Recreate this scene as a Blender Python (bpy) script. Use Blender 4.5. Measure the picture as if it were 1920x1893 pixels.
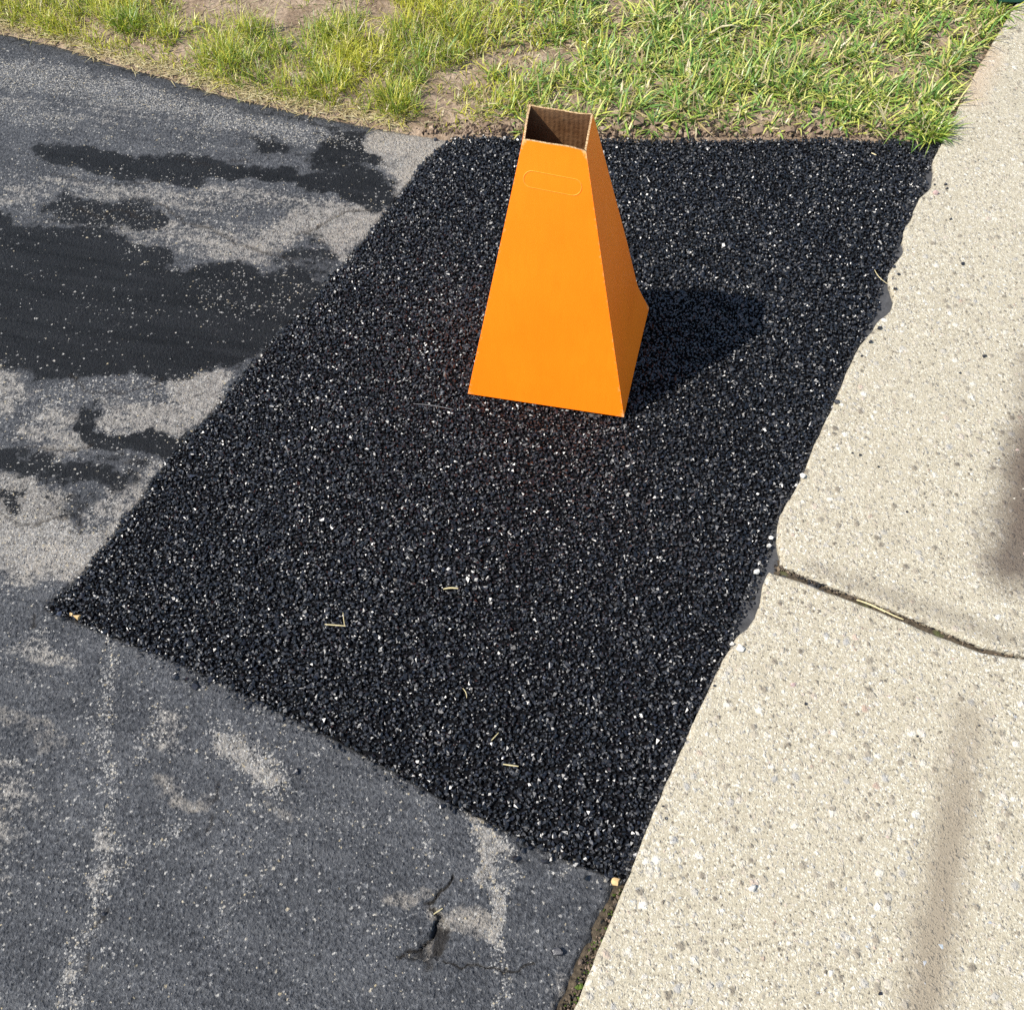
import bpy, bmesh, math
import numpy as np
from mathutils import Matrix, Vector
from mathutils.geometry import delaunay_2d_cdt

for o in list(bpy.data.objects):
    bpy.data.objects.remove(o)
scene = bpy.context.scene
COL = scene.collection

# ------------------------------------------------------------------ camera, sky, sun, exposure
PITCH, ROLL, FPX, CAM_H = math.radians(57.8), math.radians(-5.3), 1800.0, 1.5
_f = np.array([0, math.cos(PITCH), -math.sin(PITCH)])
_u0 = np.array([0, math.sin(PITCH), math.cos(PITCH)])
_r0 = np.array([1.0, 0, 0])
_r = math.cos(ROLL) * _r0 + math.sin(ROLL) * _u0
_u = -math.sin(ROLL) * _r0 + math.cos(ROLL) * _u0
ROT = np.array([_r, _u, _f])
CAM = np.array([0, 0, CAM_H])

cam_data = bpy.data.cameras.new('camera')
cam = bpy.data.objects.new('camera', cam_data)
COL.objects.link(cam)
cam.matrix_world = Matrix(((_r[0], _u[0], -_f[0], 0), (_r[1], _u[1], -_f[1], 0), (_r[2], _u[2], -_f[2], CAM_H), (0, 0, 0, 1)))
cam_data.sensor_fit = 'HORIZONTAL'
cam_data.sensor_width = 36.0
cam_data.lens = 36.0 * FPX / 1920.0
cam_data.clip_start = 0.01
cam_data.clip_end = 1000.0
scene.camera = cam

SUN_AZ, SUN_EL = math.radians(-170.0), math.radians(54.0)      # direction towards the sun
SUN_DIR = Vector((math.cos(SUN_EL) * math.cos(SUN_AZ), math.cos(SUN_EL) * math.sin(SUN_AZ), math.sin(SUN_EL)))
world = bpy.data.worlds.new('World')
scene.world = world
world.use_nodes = True
wn = world.node_tree
wn.nodes.clear()
sky = wn.nodes.new('ShaderNodeTexSky')
sky.sky_type = 'NISHITA'
sky.sun_disc = False
sky.sun_elevation = SUN_EL
sky.sun_rotation = math.pi / 2 - SUN_AZ
bg = wn.nodes.new('ShaderNodeBackground')
bg.inputs['Strength'].default_value = 0.15
wo = wn.nodes.new('ShaderNodeOutputWorld')
wn.links.new(sky.outputs[0], bg.inputs[0])
wn.links.new(bg.outputs[0], wo.inputs[0])

sun_data = bpy.data.lights.new('sun', 'SUN')
sun_data.energy = 4.6
sun_data.angle = math.radians(0.53)
sun_data.color = (1.0, 0.955, 0.88)
sun = bpy.data.objects.new('sun', sun_data)
COL.objects.link(sun)
sun.rotation_euler = SUN_DIR.to_track_quat('Z', 'Y').to_euler()
sun.location = SUN_DIR * 8

vs = scene.view_settings
vs.view_transform = 'Standard'
vs.look = 'None'
vs.exposure = 0.85
vs.gamma = 1.0
vs.use_curve_mapping = False
scene.cycles.use_denoising = False
scene.cycles.max_bounces = 6
scene.cycles.caustics_reflective = False
scene.cycles.sample_clamp_indirect = 4.0

# ------------------------------------------------------------------ helpers
RNG = np.random.default_rng(7)


def G(px, z=0.0):
    """photo survey point(s) -> place on the level plane at height z (metres)"""
    p = np.atleast_2d(np.asarray(px, float))
    d = np.stack([(p[:, 0] - 960) / FPX, -(p[:, 1] - 946.5) / FPX, np.ones(len(p))], -1) @ ROT
    t = (z - CAM_H) / d[:, 2]
    return CAM + d * t[:, None]


def G1(x, y, z=0.0):
    return G([(x, y)], z)[0]


def mpp(x, y):
    """metres per survey pixel around a point"""
    a, b = G1(x - 1, y), G1(x + 1, y)
    return np.linalg.norm(a - b) / 2


def hash2(ix, iy, seed):
    n = (ix.astype(np.int64) * 374761393 + iy.astype(np.int64) * 668265263 + seed * 1442695041) & 0xffffffff
    n = ((n ^ (n >> 13)) * 1274126177) & 0xffffffff
    n = (n ^ (n >> 16)) & 0xffffffff
    return n / 4294967295.0


def vnoise(x, y, size, seed=0):
    x, y = np.asarray(x) / size, np.asarray(y) / size
    ix, iy = np.floor(x), np.floor(y)
    fx, fy = x - ix, y - iy
    fx, fy = fx * fx * (3 - 2 * fx), fy * fy * (3 - 2 * fy)
    a, b = hash2(ix, iy, seed), hash2(ix + 1, iy, seed)
    c, d = hash2(ix, iy + 1, seed), hash2(ix + 1, iy + 1, seed)
    return (a * (1 - fx) + b * fx) * (1 - fy) + (c * (1 - fx) + d * fx) * fy


def fbm(x, y, size, seed=0, octaves=4):
    s, amp, tot = 0, 1.0, 0
    for k in range(octaves):
        s = s + amp * vnoise(x, y, size / 2 ** k, seed + 17 * k)
        tot += amp
        amp *= 0.55
    return s / tot


def sdf(P, poly, closed=True):
    """signed distance (negative inside) of points to a polygon, or plain distance to a polyline"""
    x, y = P[:, 0], P[:, 1]
    n = len(poly)
    best = np.full(len(x), 1e9)
    ins = np.zeros(len(x), bool)
    for i in range(n if closed else n - 1):
        x0, y0 = poly[i][:2]
        x1, y1 = poly[(i + 1) % n][:2]
        dx, dy = x1 - x0, y1 - y0
        L = dx * dx + dy * dy + 1e-12
        h = np.clip(((x - x0) * dx + (y - y0) * dy) / L, 0, 1)
        best = np.minimum(best, np.hypot(x - x0 - h * dx, y - y0 - h * dy))
        if closed:
            c = (y0 > y) != (y1 > y)
            xx = x0 + (y - y0) * dx / (dy if abs(dy) > 1e-12 else 1e-12)
            ins ^= c & (x < xx)
    return np.where(ins, -best, best) if closed else best


def smooth(a, b, x):
    t = np.clip((x - a) / (b - a), 0, 1)
    return t * t * (3 - 2 * t)


def resample(pts, step):
    pts = np.asarray(pts, float)
    out = []
    for a, b in zip(pts[:-1], pts[1:]):
        n = max(1, int(np.linalg.norm(b - a) / step))
        for k in range(n):
            out.append(a + (b - a) * k / n)
    out.append(pts[-1])
    return np.array(out)


def mesh_arrays(name, V, F, attrs=None, colour=None, smooth_shade=False):
    me = bpy.data.meshes.new(name)
    V = np.asarray(V, np.float32)
    F = np.asarray(F, np.int32)
    k = F.shape[1]
    me.vertices.add(len(V))
    me.vertices.foreach_set('co', V.ravel())
    me.loops.add(F.size)
    me.loops.foreach_set('vertex_index', F.ravel())
    me.polygons.add(len(F))
    me.polygons.foreach_set('loop_start', np.arange(0, F.size, k, dtype=np.int32))
    me.polygons.foreach_set('use_smooth', np.full(len(F), smooth_shade, dtype=bool))
    for an, arr in (attrs or {}).items():
        a = me.attributes.new(an, 'FLOAT', 'POINT')
        a.data.foreach_set('value', np.asarray(arr, np.float32))
    if colour is not None:
        a = me.attributes.new('tint', 'FLOAT_COLOR', 'POINT')
        c = np.ones((len(V), 4), np.float32)
        c[:, :3] = colour
        a.data.foreach_set('color', c.ravel())
    me.update(calc_edges=True)
    return me


def add(name, me, mats=None, parent=None, label=None, cat=None, group=None, kind=None, loc=None):
    o = bpy.data.objects.new(name, me)
    COL.objects.link(o)
    if me is not None and mats is not None and len(me.materials) == 0:
        for m in (mats if isinstance(mats, (list, tuple)) else [mats]):
            me.materials.append(m)
    if parent is not None:
        o.parent = parent
    if loc is not None:
        o.location = loc
    for k, v in (('label', label), ('category', cat), ('group', group), ('kind', kind)):
        if v:
            o[k] = v
    return o


# ---- node helpers
class NT:
    def __init__(self, name):
        self.m = bpy.data.materials.new(name)
        self.m.use_nodes = True
        self.t = self.m.node_tree
        self.t.nodes.clear()
        self.out = self.t.nodes.new('ShaderNodeOutputMaterial')

    def n(self, typ, **kw):
        nd = self.t.nodes.new('ShaderNode' + typ)
        for k, v in kw.items():
            setattr(nd, k, v)
        return nd

    def put(self, sock, v):
        if hasattr(v, 'is_linked') or isinstance(v, bpy.types.NodeSocket):
            self.t.links.new(v, sock)
        else:
            if isinstance(v, (tuple, list)) and len(v) == 3 and sock.type == 'RGBA':
                v = (*v, 1)
            sock.default_value = v

    def math(self, op, a, b=0.0, c=0.0, clamp=False):
        nd = self.n('Math', operation=op, use_clamp=clamp)
        for i, v in enumerate((a, b, c)):
            self.put(nd.inputs[i], v)
        return nd.outputs[0]

    def vmath(self, op, a, b=None, out=0):
        nd = self.n('VectorMath', operation=op)
        self.put(nd.inputs[0], a)
        if b is not None:
            self.put(nd.inputs[1], b)
        return nd.outputs[out]

    def mix(self, f, a, b, blend='MIX'):
        nd = self.n('Mix', data_type='RGBA', blend_type=blend)
        self.put(nd.inputs[0], f)
        self.put(nd.inputs[6], a)
        self.put(nd.inputs[7], b)
        return nd.outputs[2]

    def ramp(self, f, stops, interp='LINEAR'):
        nd = self.n('ValToRGB')
        cr = nd.color_ramp
        cr.interpolation = interp
        while len(cr.elements) > 1:
            cr.elements.remove(cr.elements[-1])
        cr.elements[0].position = stops[0][0]
        cr.elements[0].color = (*stops[0][1], 1)
        for p, c in stops[1:]:
            e = cr.elements.new(p)
            e.color = (*c, 1)
        self.put(nd.inputs[0], f)
        return nd.outputs[0]

    def mapr(self, v, a, b, c=0.0, d=1.0):
        nd = self.n('MapRange', clamp=True)
        for i, x in enumerate((v, a, b, c, d)):
            self.put(nd.inputs[i], x)
        return nd.outputs[0]

    def pos(self):
        return self.n('NewGeometry').outputs['Position']

    def noise(self, vec, scale, detail=3.0, rough=0.55, out=0):
        nd = self.n('TexNoise')
        self.put(nd.inputs['Vector'], vec)
        nd.inputs['Scale'].default_value = scale
        nd.inputs['Detail'].default_value = detail
        nd.inputs['Roughness'].default_value = rough
        return nd.outputs[out]

    def voro(self, vec, scale, feature='F1', rand=1.0):
        nd = self.n('TexVoronoi', feature=feature)
        self.put(nd.inputs['Vector'], vec)
        nd.inputs['Scale'].default_value = scale
        nd.inputs['Randomness'].default_value = rand
        return nd

    def attr(self, name, out=2):
        nd = self.n('Attribute', attribute_name=name)
        return nd.outputs[out]

    def bump(self, h, strength=0.5, dist=0.002, normal=None):
        nd = self.n('Bump')
        self.put(nd.inputs['Height'], h)
        nd.inputs['Strength'].default_value = strength
        nd.inputs['Distance'].default_value = dist
        if normal is not None:
            self.put(nd.inputs['Normal'], normal)
        return nd.outputs[0]

    def bsdf(self, color, rough=0.6, normal=None, spec=0.5, link=True):
        nd = self.n('BsdfPrincipled')
        self.put(nd.inputs['Base Color'], color)
        self.put(nd.inputs['Roughness'], rough)
        nd.inputs['Specular IOR Level'].default_value = spec
        if normal is not None:
            self.put(nd.inputs['Normal'], normal)
        if link:
            self.t.links.new(nd.outputs[0], self.out.inputs[0])
        return nd


# ------------------------------------------------------------------ survey lines (photo pixels -> ground)
LAWN_EDGE = [(-420, -40), (-200, 12), (0, 55), (60, 68), (130, 86), (200, 110), (300, 136), (400, 166), (500, 191), (600, 213), (690, 230), (760, 242), (850, 256)]
PATCH_TOP = [(850, 256), (980, 258), (1130, 263), (1300, 262), (1500, 262), (1650, 263), (1762, 269)]
PATCH_RIGHT = [(1762, 269), (1741, 313), (1725, 355), (1712, 390), (1694, 440), (1679, 478), (1665, 511), (1655, 538), (1641, 571), (1629, 606),
               (1612, 642), (1586, 699), (1555, 770), (1528, 830), (1498, 900), (1478, 940), (1461, 971), (1446, 1001), (1438, 1035), (1427, 1065),
               (1408, 1103), (1389, 1141), (1373, 1184), (1340, 1265), (1300, 1352), (1265, 1430), (1230, 1505), (1205, 1565), (1172, 1645)]
PATCH_FRONT = [(1172, 1645), (1080, 1612), (1000, 1575), (905, 1528), (830, 1492), (740, 1440), (650, 1392), (560, 1345), (470, 1300), (390, 1262), (320, 1228), (240, 1200), (170, 1170), (86, 1140)]
PATCH_LEFT = [(86, 1140), (170, 1058), (260, 940), (345, 830), (440, 725), (520, 630), (590, 560), (660, 480), (728, 392), (775, 335), (800, 300), (850, 256)]
SLAB_FAR_L = [(1463, 1057), (1463, 1043), (1456, 1011), (1458, 989), (1461, 963), (1480, 934), (1500, 900), (1530, 829), (1557, 769), (1588, 698), (1614, 642), (1638, 616),
              (1650, 598), (1672, 581), (1677, 561), (1667, 534), (1667, 510), (1677, 493), (1690, 479), (1697, 468), (1693, 452), (1696, 430), (1708, 411), (1724, 372),
              (1731, 364), (1748, 347), (1751, 319), (1750, 302), (1764, 271), (1785, 225), (1806, 180), (1832, 130), (1858, 85), (1884, 42), (1908, 0), (1985, -130), (2060, -250)]
SLAB_NEAR_L = [(960, 2200), (1010, 2060), (1050, 1960), (1075, 1893), (1105, 1824), (1132, 1757), (1163, 1680), (1180, 1640), (1207, 1566), (1232, 1506), (1267, 1431), (1303, 1351), (1342, 1264),
               (1378, 1196), (1400, 1177), (1415, 1157), (1428, 1122), (1432, 1092), (1443, 1070)]
JOINT_NEAR = [(1443, 1070), (1500, 1088), (1560, 1112), (1630, 1138), (1700, 1166), (1770, 1194), (1841, 1222), (1920, 1234), (2100, 1280), (2600, 1410)]
JOINT_FAR = [(1463, 1058), (1510, 1078), (1565, 1100), (1640, 1128), (1705, 1153), (1775, 1182), (1845, 1212), (1920, 1229), (2100, 1276), (2600, 1406)]
GAP_LEFT = [(1165, 1655), (1155, 1680), (1119, 1757), (1089, 1826), (1057, 1893), (1027, 1960), (982, 2060), (927, 2200)]


def W(line, z=0.0):
    return G(line, z)[:, :2]


patch_poly = np.vstack([W(PATCH_TOP)[:-1], W(PATCH_RIGHT, .008)[:-1] + np.array([.007, .002]), W(PATCH_FRONT)[:-1] + np.array([-.002, -.006]), W(PATCH_LEFT)[:-1] + np.array([-.003, 0])])
lawn_front = np.vstack([W(LAWN_EDGE)[:-1], W(PATCH_TOP)])
slab_far_left = W(SLAB_FAR_L, .012)
i_tr = SLAB_FAR_L.index((1764, 271))
lawn_poly = np.vstack([lawn_front, slab_far_left[i_tr + 1:], [[slab_far_left[-1][0] + .2, 6.0], [-3.4, 6.0], [-3.4, lawn_front[0][1] + .3]]])
drive_poly = np.vstack([W(LAWN_EDGE), [[0.3, 1.5]], W(PATCH_RIGHT)[6:], W(GAP_LEFT), [[-0.2, -1.2], [-3.4, -1.2], [-3.4, lawn_front[0][1] + .5]]])
PATCH_Z = 0.008
SLAB_Z = 0.012

_b = W([(60, 275), (740, 365)])
BRUSH = math.atan2(_b[1][1] - _b[0][1], _b[1][0] - _b[0][0])      # the sealer was brushed this way

# ------------------------------------------------------------------ materials
def mat_driveway():
    t = NT('old_asphalt')
    p = t.pos()
    seal, worn, fleck, tan, crack = (t.attr(a) for a in ('seal', 'worn', 'fleck', 'tan', 'crack'))
    big = t.noise(p, 9, 4)
    fine = t.noise(p, 260, 3, 0.7)
    mid = t.noise(p, 60, 4, 0.65)
    base = t.mix(t.mapr(big, .35, .65), (.064, .0655, .0685), (.104, .1055, .1085))
    grain = t.noise(p, 150, 4, .75)
    base = t.mix(t.mapr(mid, .3, .7), t.mix(.4, base, (.036, .038, .042)), base)
    base = t.mix(t.mapr(grain, .53, .70, 0, .75), base, (.25, .25, .247))
    base = t.mix(t.mapr(grain, .33, .485, .9, 0), base, (.016, .0165, .018))
    wornc = t.mix(t.mapr(mid, .3, .66), (.14, .128, .112), (.35, .322, .28))
    wornc = t.mix(t.mapr(grain, .3, .5, .7, 0), wornc, (.04, .036, .031))
    wornc = t.mix(t.mapr(grain, .55, .75, 0, .6), wornc, (.50, .47, .41))
    mp = t.n('Mapping', vector_type='TEXTURE')
    mp.inputs['Rotation'].default_value = (0, 0, BRUSH)
    mp.inputs['Scale'].default_value = (.30, .028, 1)
    t.put(mp.inputs[0], p)
    brush = t.noise(mp.outputs[0], 1, 3, .6)
    brk = t.math('ADD', t.math('MULTIPLY', t.math('SUBTRACT', mid, .5), 1.2), t.math('MULTIPLY', t.math('SUBTRACT', grain, .5), 1.2))
    brk = t.math('ADD', brk, t.math('MULTIPLY', t.math('SUBTRACT', brush, .5), 1.0))
    base = t.mix(t.mapr(brush, .5, .75, 0, .4), base, (.16, .16, .158))
    wf = t.mapr(t.math('ADD', worn, brk), .36, .66)
    c = t.mix(t.math('MULTIPLY', wf, t.mapr(worn, 0.02, .3)), base, wornc)
    tf = t.mapr(t.math('ADD', tan, brk), .3, 1.15)
    c = t.mix(t.math('MULTIPLY', tf, t.mapr(tan, .02, .25)), c, t.mix(t.mapr(fine, .3, .7), (.19, .16, .118), (.50, .45, .38)))
    sf = t.math('MULTIPLY', t.mapr(t.math('ADD', seal, t.math('MULTIPLY', brk, .85)), .40, .60), t.mapr(seal, .03, .3))
    c = t.mix(sf, c, t.mix(t.mapr(t.math('ADD', t.math('MULTIPLY', brush, .6), t.math('MULTIPLY', grain, .4)), .38, .64), (.004, .0043, .0048), (.0165, .017, .0182)))
    # exposed stone flecks, two sizes
    warp = t.vmath('ADD', p, t.vmath('SCALE', t.noise(p, 180, 2, .5, 1), None))
    warp.node.inputs[1].links[0].from_node.inputs['Scale'].default_value = .006
    h = None
    for scale, amount in ((170, .8), (300, .95)):
        v = t.voro(warp, scale)
        sep = t.n('SeparateColor')
        t.put(sep.inputs[0], v.outputs['Color'])
        thr = t.math('MULTIPLY', fleck, amount)
        on = t.math('LESS_THAN', sep.outputs[0], thr)
        shape = t.mapr(t.math('ADD', v.outputs['Distance'], t.math('MULTIPLY', t.math('SUBTRACT', fine, .5), 1.3)), .22, .5, 1, 0)
        k = t.math('MULTIPLY', on, shape)
        fc = t.ramp(sep.outputs[1], [(0, (.20, .195, .185)), (.4, (.36, .345, .315)), (.8, (.52, .49, .43)), (1, (.44, .36, .22))])
        c = t.mix(k, c, fc)
        hh = t.math('MULTIPLY', t.math('SUBTRACT', 1.0, v.outputs['Distance']), .8)
        h = hh if h is None else t.math('ADD', h, hh)
    # small dark pits in the surface
    pv = t.voro(p, 210)
    ps = t.n('SeparateColor')
    t.put(ps.inputs[0], pv.outputs['Color'])
    pit = t.math('MULTIPLY', t.math('LESS_THAN', ps.outputs[2], .22), t.mapr(pv.outputs['Distance'], .2, .45, 1, 0))
    c = t.mix(t.math('MULTIPLY', pit, .5), c, (.03, .032, .036))
    c = t.mix(t.math('MULTIPLY', crack, .92), c, (.022, .019, .016))
    hgt = t.math('ADD', t.math('MULTIPLY', h, .5), t.math('MULTIPLY', grain, 3.2))
    hgt = t.math('SUBTRACT', hgt, t.math('MULTIPLY', pit, .7))
    nrm = t.bump(hgt, 1.0, .0052)
    t.bsdf(c, t.mapr(sf, 0, 1, .8, .7), nrm, .16)
    return t.m


def mat_concrete():
    t = NT('exposed_concrete')
    p = t.pos()
    fine = t.noise(p, 420, 3, .7)
    big = t.noise(p, 5, 4)
    c = t.mix(t.mapr(fine, .3, .7), (.19, .162, .110), (.42, .372, .265))
    warp = t.vmath('ADD', p, t.vmath('SCALE', t.noise(p, 130, 2, .5, 1), None))
    warp.node.inputs[1].links[0].from_node.inputs['Scale'].default_value = .008
    h = None
    body = [(0, (.17, .146, .104)), (.2, (.30, .265, .194)), (.5, (.42, .377, .282)), (.75, (.50, .455, .35)), (1, (.61, .57, .465))]
    odd = [(0, (.085, .068, .05)), (.14, (.17, .142, .105)), (.32, (.28, .243, .185)), (.5, (.42, .37, .285)), (.64, (.25, .245, .232)), (.78, (.46, .415, .33)), (.93, (.60, .57, .49)), (1, (.30, .205, .15))]
    for scale, thr, lo, hi, cols, amt in ((230, 1.1, .3, .62, body, .9), (250, .30, .3, .58, odd, .95), (120, .36, .25, .5, odd, .9), (66, .26, .25, .5, odd, .9)):
        v = t.voro(warp, scale)
        sep = t.n('SeparateColor')
        t.put(sep.inputs[0], v.outputs['Color'])
        k = t.math('MULTIPLY', t.math('LESS_THAN', sep.outputs[0], thr), t.mapr(v.outputs['Distance'], lo, hi, 1, 0))
        pc = t.ramp(sep.outputs[1], cols)
        c = t.mix(t.math('MULTIPLY', k, amt), c, pc)
        hh = t.math('MULTIPLY', k, t.math('SUBTRACT', .7 if scale < 150 else .45, v.outputs['Distance']))
        h = hh if h is None else t.math('ADD', h, hh)
    pv = t.voro(warp, 110)
    ps = t.n('SeparateColor')
    t.put(ps.inputs[0], pv.outputs['Color'])
    pit = t.math('MULTIPLY', t.math('LESS_THAN', ps.outputs[2], .26), t.mapr(pv.outputs['Distance'], .12, .36, 1, 0))
    c = t.mix(t.math('MULTIPLY', pit, .7), c, (.10, .08, .056))
    blot = t.noise(p, 17, 4, .6)
    c = t.mix(t.mapr(big, .35, .7, 0, .35), c, (.32, .282, .205))
    c = t.mix(t.mapr(blot, .54, .78, 0, .4), c, (.25, .215, .15))

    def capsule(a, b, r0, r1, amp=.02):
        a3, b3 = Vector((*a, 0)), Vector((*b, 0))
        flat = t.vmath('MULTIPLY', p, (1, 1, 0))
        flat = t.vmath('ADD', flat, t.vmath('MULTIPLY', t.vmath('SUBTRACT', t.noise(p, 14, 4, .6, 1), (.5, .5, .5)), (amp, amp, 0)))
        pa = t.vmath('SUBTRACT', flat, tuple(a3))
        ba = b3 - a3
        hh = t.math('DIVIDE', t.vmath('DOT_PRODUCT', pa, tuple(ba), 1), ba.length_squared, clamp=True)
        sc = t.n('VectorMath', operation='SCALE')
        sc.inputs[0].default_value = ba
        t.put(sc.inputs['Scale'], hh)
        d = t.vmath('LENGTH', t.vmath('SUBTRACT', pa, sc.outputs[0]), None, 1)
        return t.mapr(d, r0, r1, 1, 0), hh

    s1, h1 = capsule(W([(1815, 1350)])[0], W([(1690, 2100)])[0], .010, .047)
    c = t.mix(t.math('MULTIPLY', s1, t.mapr(h1, 0, .3, .55, .92)), c, t.mix(t.mapr(fine, .2, .8), (.165, .134, .092), (.235, .195, .138)))
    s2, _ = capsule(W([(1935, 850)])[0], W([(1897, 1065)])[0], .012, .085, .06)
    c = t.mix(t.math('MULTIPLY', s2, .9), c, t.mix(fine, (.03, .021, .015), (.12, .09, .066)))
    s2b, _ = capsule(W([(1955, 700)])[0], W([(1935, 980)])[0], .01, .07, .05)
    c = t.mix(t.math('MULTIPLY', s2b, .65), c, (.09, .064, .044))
    s3, _ = capsule(W([(1520, 1070)])[0], W([(1930, 1215)])[0], .004, .028, .02)
    c = t.mix(t.math('MULTIPLY', s3, .4), c, (.13, .108, .078))
    s4, _ = capsule(W([(1845, 110)])[0], W([(1812, 190)])[0], .008, .06, .05)
    c = t.mix(t.math('MULTIPLY', s4, .5), c, (.38, .27, .18))
    hgt = t.math('ADD', t.math('MULTIPLY', h, 1.6), t.math('MULTIPLY', fine, .9))
    hgt = t.math('SUBTRACT', hgt, pit)
    nrm = t.bump(hgt, .8, .0028)
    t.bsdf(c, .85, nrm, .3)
    return t.m


def mat_tint(name, rough=.6, spec=.5, bump_scale=None, bump_d=.001, coat=0.0):
    t = NT(name)
    c = t.attr('tint', 0)
    nrm = None
    if bump_scale:
        nrm = t.bump(t.noise(t.pos(), bump_scale, 3, .7), .6, bump_d)
    b = t.bsdf(c, rough, nrm, spec)
    if coat:
        b.inputs['Coat Weight'].default_value = coat
        b.inputs['Coat Roughness'].default_value = .26
    return t.m


def mat_stone_flat(name, col, rough, spec=.5):
    t = NT(name)
    n = t.noise(t.pos(), 300, 3, .7)
    c = t.mix(t.mapr(n, .3, .7), tuple(x * .72 for x in col), tuple(min(1, x * 1.2) for x in col))
    t.bsdf(c, rough, t.bump(n, .4, .0008), spec)
    return t.m


def mat_grass():
    t = NT('grass_blade')
    c = t.attr('tint', 0)
    b = t.bsdf(c, .42, None, .5, link=False)
    tr = t.n('BsdfTranslucent')
    t.put(tr.inputs[0], t.mix(.5, c, (.35, .42, .03)))
    mx = t.n('MixShader')
    mx.inputs[0].default_value = .32
    t.t.links.new(b.outputs[0], mx.inputs[1])
    t.t.links.new(tr.outputs[0], mx.inputs[2])
    t.t.links.new(mx.outputs[0], t.out.inputs[0])
    return t.m


def mat_soil():
    t = NT('dry_soil')
    p = t.pos()
    a = t.noise(p, 14, 5, .6)
    b = t.noise(p, 120, 4, .7)
    c = t.mix(t.mapr(a, .35, .65), (.20, .142, .092), (.40, .305, .215))
    c = t.mix(t.mapr(b, .35, .7), t.mix(.65, c, (.07, .046, .03)), c)
    v = t.voro(p, 70)
    c = t.mix(t.mapr(v.outputs['Distance'], .5, .8, 0, .35), c, (.10, .07, .045))
    nrm = t.bump(t.math('ADD', b, t.math('MULTIPLY', t.math('SUBTRACT', 1, v.outputs['Distance']), .6)), .9, .006)
    t.bsdf(c, .95, nrm, .1)
    return t.m


def mat_ground():
    t = NT('far_grass')
    p = t.pos()
    a = t.noise(p, .6, 5, .6)
    b = t.noise(p, 30, 4, .7)
    c = t.mix(a, (.07, .12, .03), (.14, .17, .05))
    c = t.mix(t.mapr(b, .4, .7), c, (.05, .08, .02))
    t.bsdf(c, .95, t.bump(b, .8, .03), .1)
    return t.m


def mat_patch_base():
    t = NT('fresh_tar')
    n = t.noise(t.pos(), 300, 3, .7)
    t.bsdf(t.mix(n, (.002, .002, .0024), (.006, .006, .007)), .9, t.bump(n, .8, .002), .03)
    return t.m


def mat_filler():
    t = NT('grey_sealant')
    p = t.pos()
    n = t.noise(p, 40, 4, .6)
    c = t.mix(t.mapr(n, .3, .7), (.032, .032, .033), (.062, .062, .063))
    c = t.mix(t.mapr(t.noise(p, 220, 3, .7), .56, .7, 0, .6), c, (.012, .012, .013))
    t.bsdf(c, .75, t.bump(t.noise(p, 260, 3, .7), .6, .0015), .15)
    return t.m


def mat_joint_soil():
    t = NT('joint_dirt')
    p = t.pos()
    n = t.noise(p, 150, 4, .7)
    m = t.noise(p, 25, 3)
    c = t.mix(t.mapr(n, .3, .7), (.02, .016, .012), (.10, .078, .052))
    c = t.mix(t.mapr(m, .58, .68, 0, .5), c, (.08, .10, .03))
    t.bsdf(c, .95, t.bump(n, 1, .004), .1)
    return t.m


def mat_orange():
    t = NT('orange_card')
    p = t.n('TexCoord').outputs['Object']
    n = t.noise(p, 7, 4, .6)
    s = t.n('Mapping')
    s.inputs['Scale'].default_value = (90, 90, 4)
    t.put(s.inputs[0], p)
    st = t.noise(s.outputs[0], 1, 3, .6)
    c = t.mix(t.mapr(n, .3, .7), (.95, .182, .0015), (.97, .206, .003))
    c = t.mix(t.mapr(st, .45, .8, 0, .4), c, (.93, .165, .001))
    wear = t.attr('wear')
    wn_ = t.noise(p, 160, 4, .7)
    c = t.mix(t.math('MULTIPLY', t.mapr(t.math('ADD', wear, t.math('MULTIPLY', t.math('SUBTRACT', wn_, .5), 1.6)), .95, 1.5), t.mapr(wear, .02, .4)), c, (.80, .38, .15))
    f = t.noise(p, 500, 2)
    t.bsdf(c, .48, t.bump(t.math('MULTIPLY', st, .6), .08, .0006), .4)
    return t.m


def mat_card():
    t = NT('brown_card')
    p = t.n('TexCoord').outputs['Object']
    w = t.n('TexWave', wave_type='BANDS', bands_direction='X')
    w.inputs['Scale'].default_value = 42
    w.inputs['Distortion'].default_value = 1.5
    w.inputs['Detail'].default_value = 2
    t.put(w.inputs['Vector'], p)
    n = t.noise(p, 35, 5, .65)
    c = t.mix(t.mapr(n, .3, .7), (.20, .095, .038), (.31, .168, .078))
    t.bsdf(c, .85, t.bump(t.math('ADD', t.math('MULTIPLY', w.outputs[1], .25), t.math('MULTIPLY', n, 2.5)), .4, .0016), .2)
    return t.m


def mat_card_edge():
    t = NT('cut_card_edge')
    p = t.n('TexCoord').outputs['Object']
    n = t.noise(p, 380, 3, .7)
    c = t.mix(t.mapr(n, .42, .58), (.20, .11, .045), (.50, .355, .19))
    t.bsdf(c, .9, t.bump(n, .8, .001), .2)
    return t.m


def mat_green():
    t = NT('green_plastic')
    n = t.noise(t.pos(), 30, 4)
    t.bsdf(t.mix(n, (.008, .06, .035), (.014, .09, .055)), .45, t.bump(n, .1, .002), .5)
    return t.m


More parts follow.
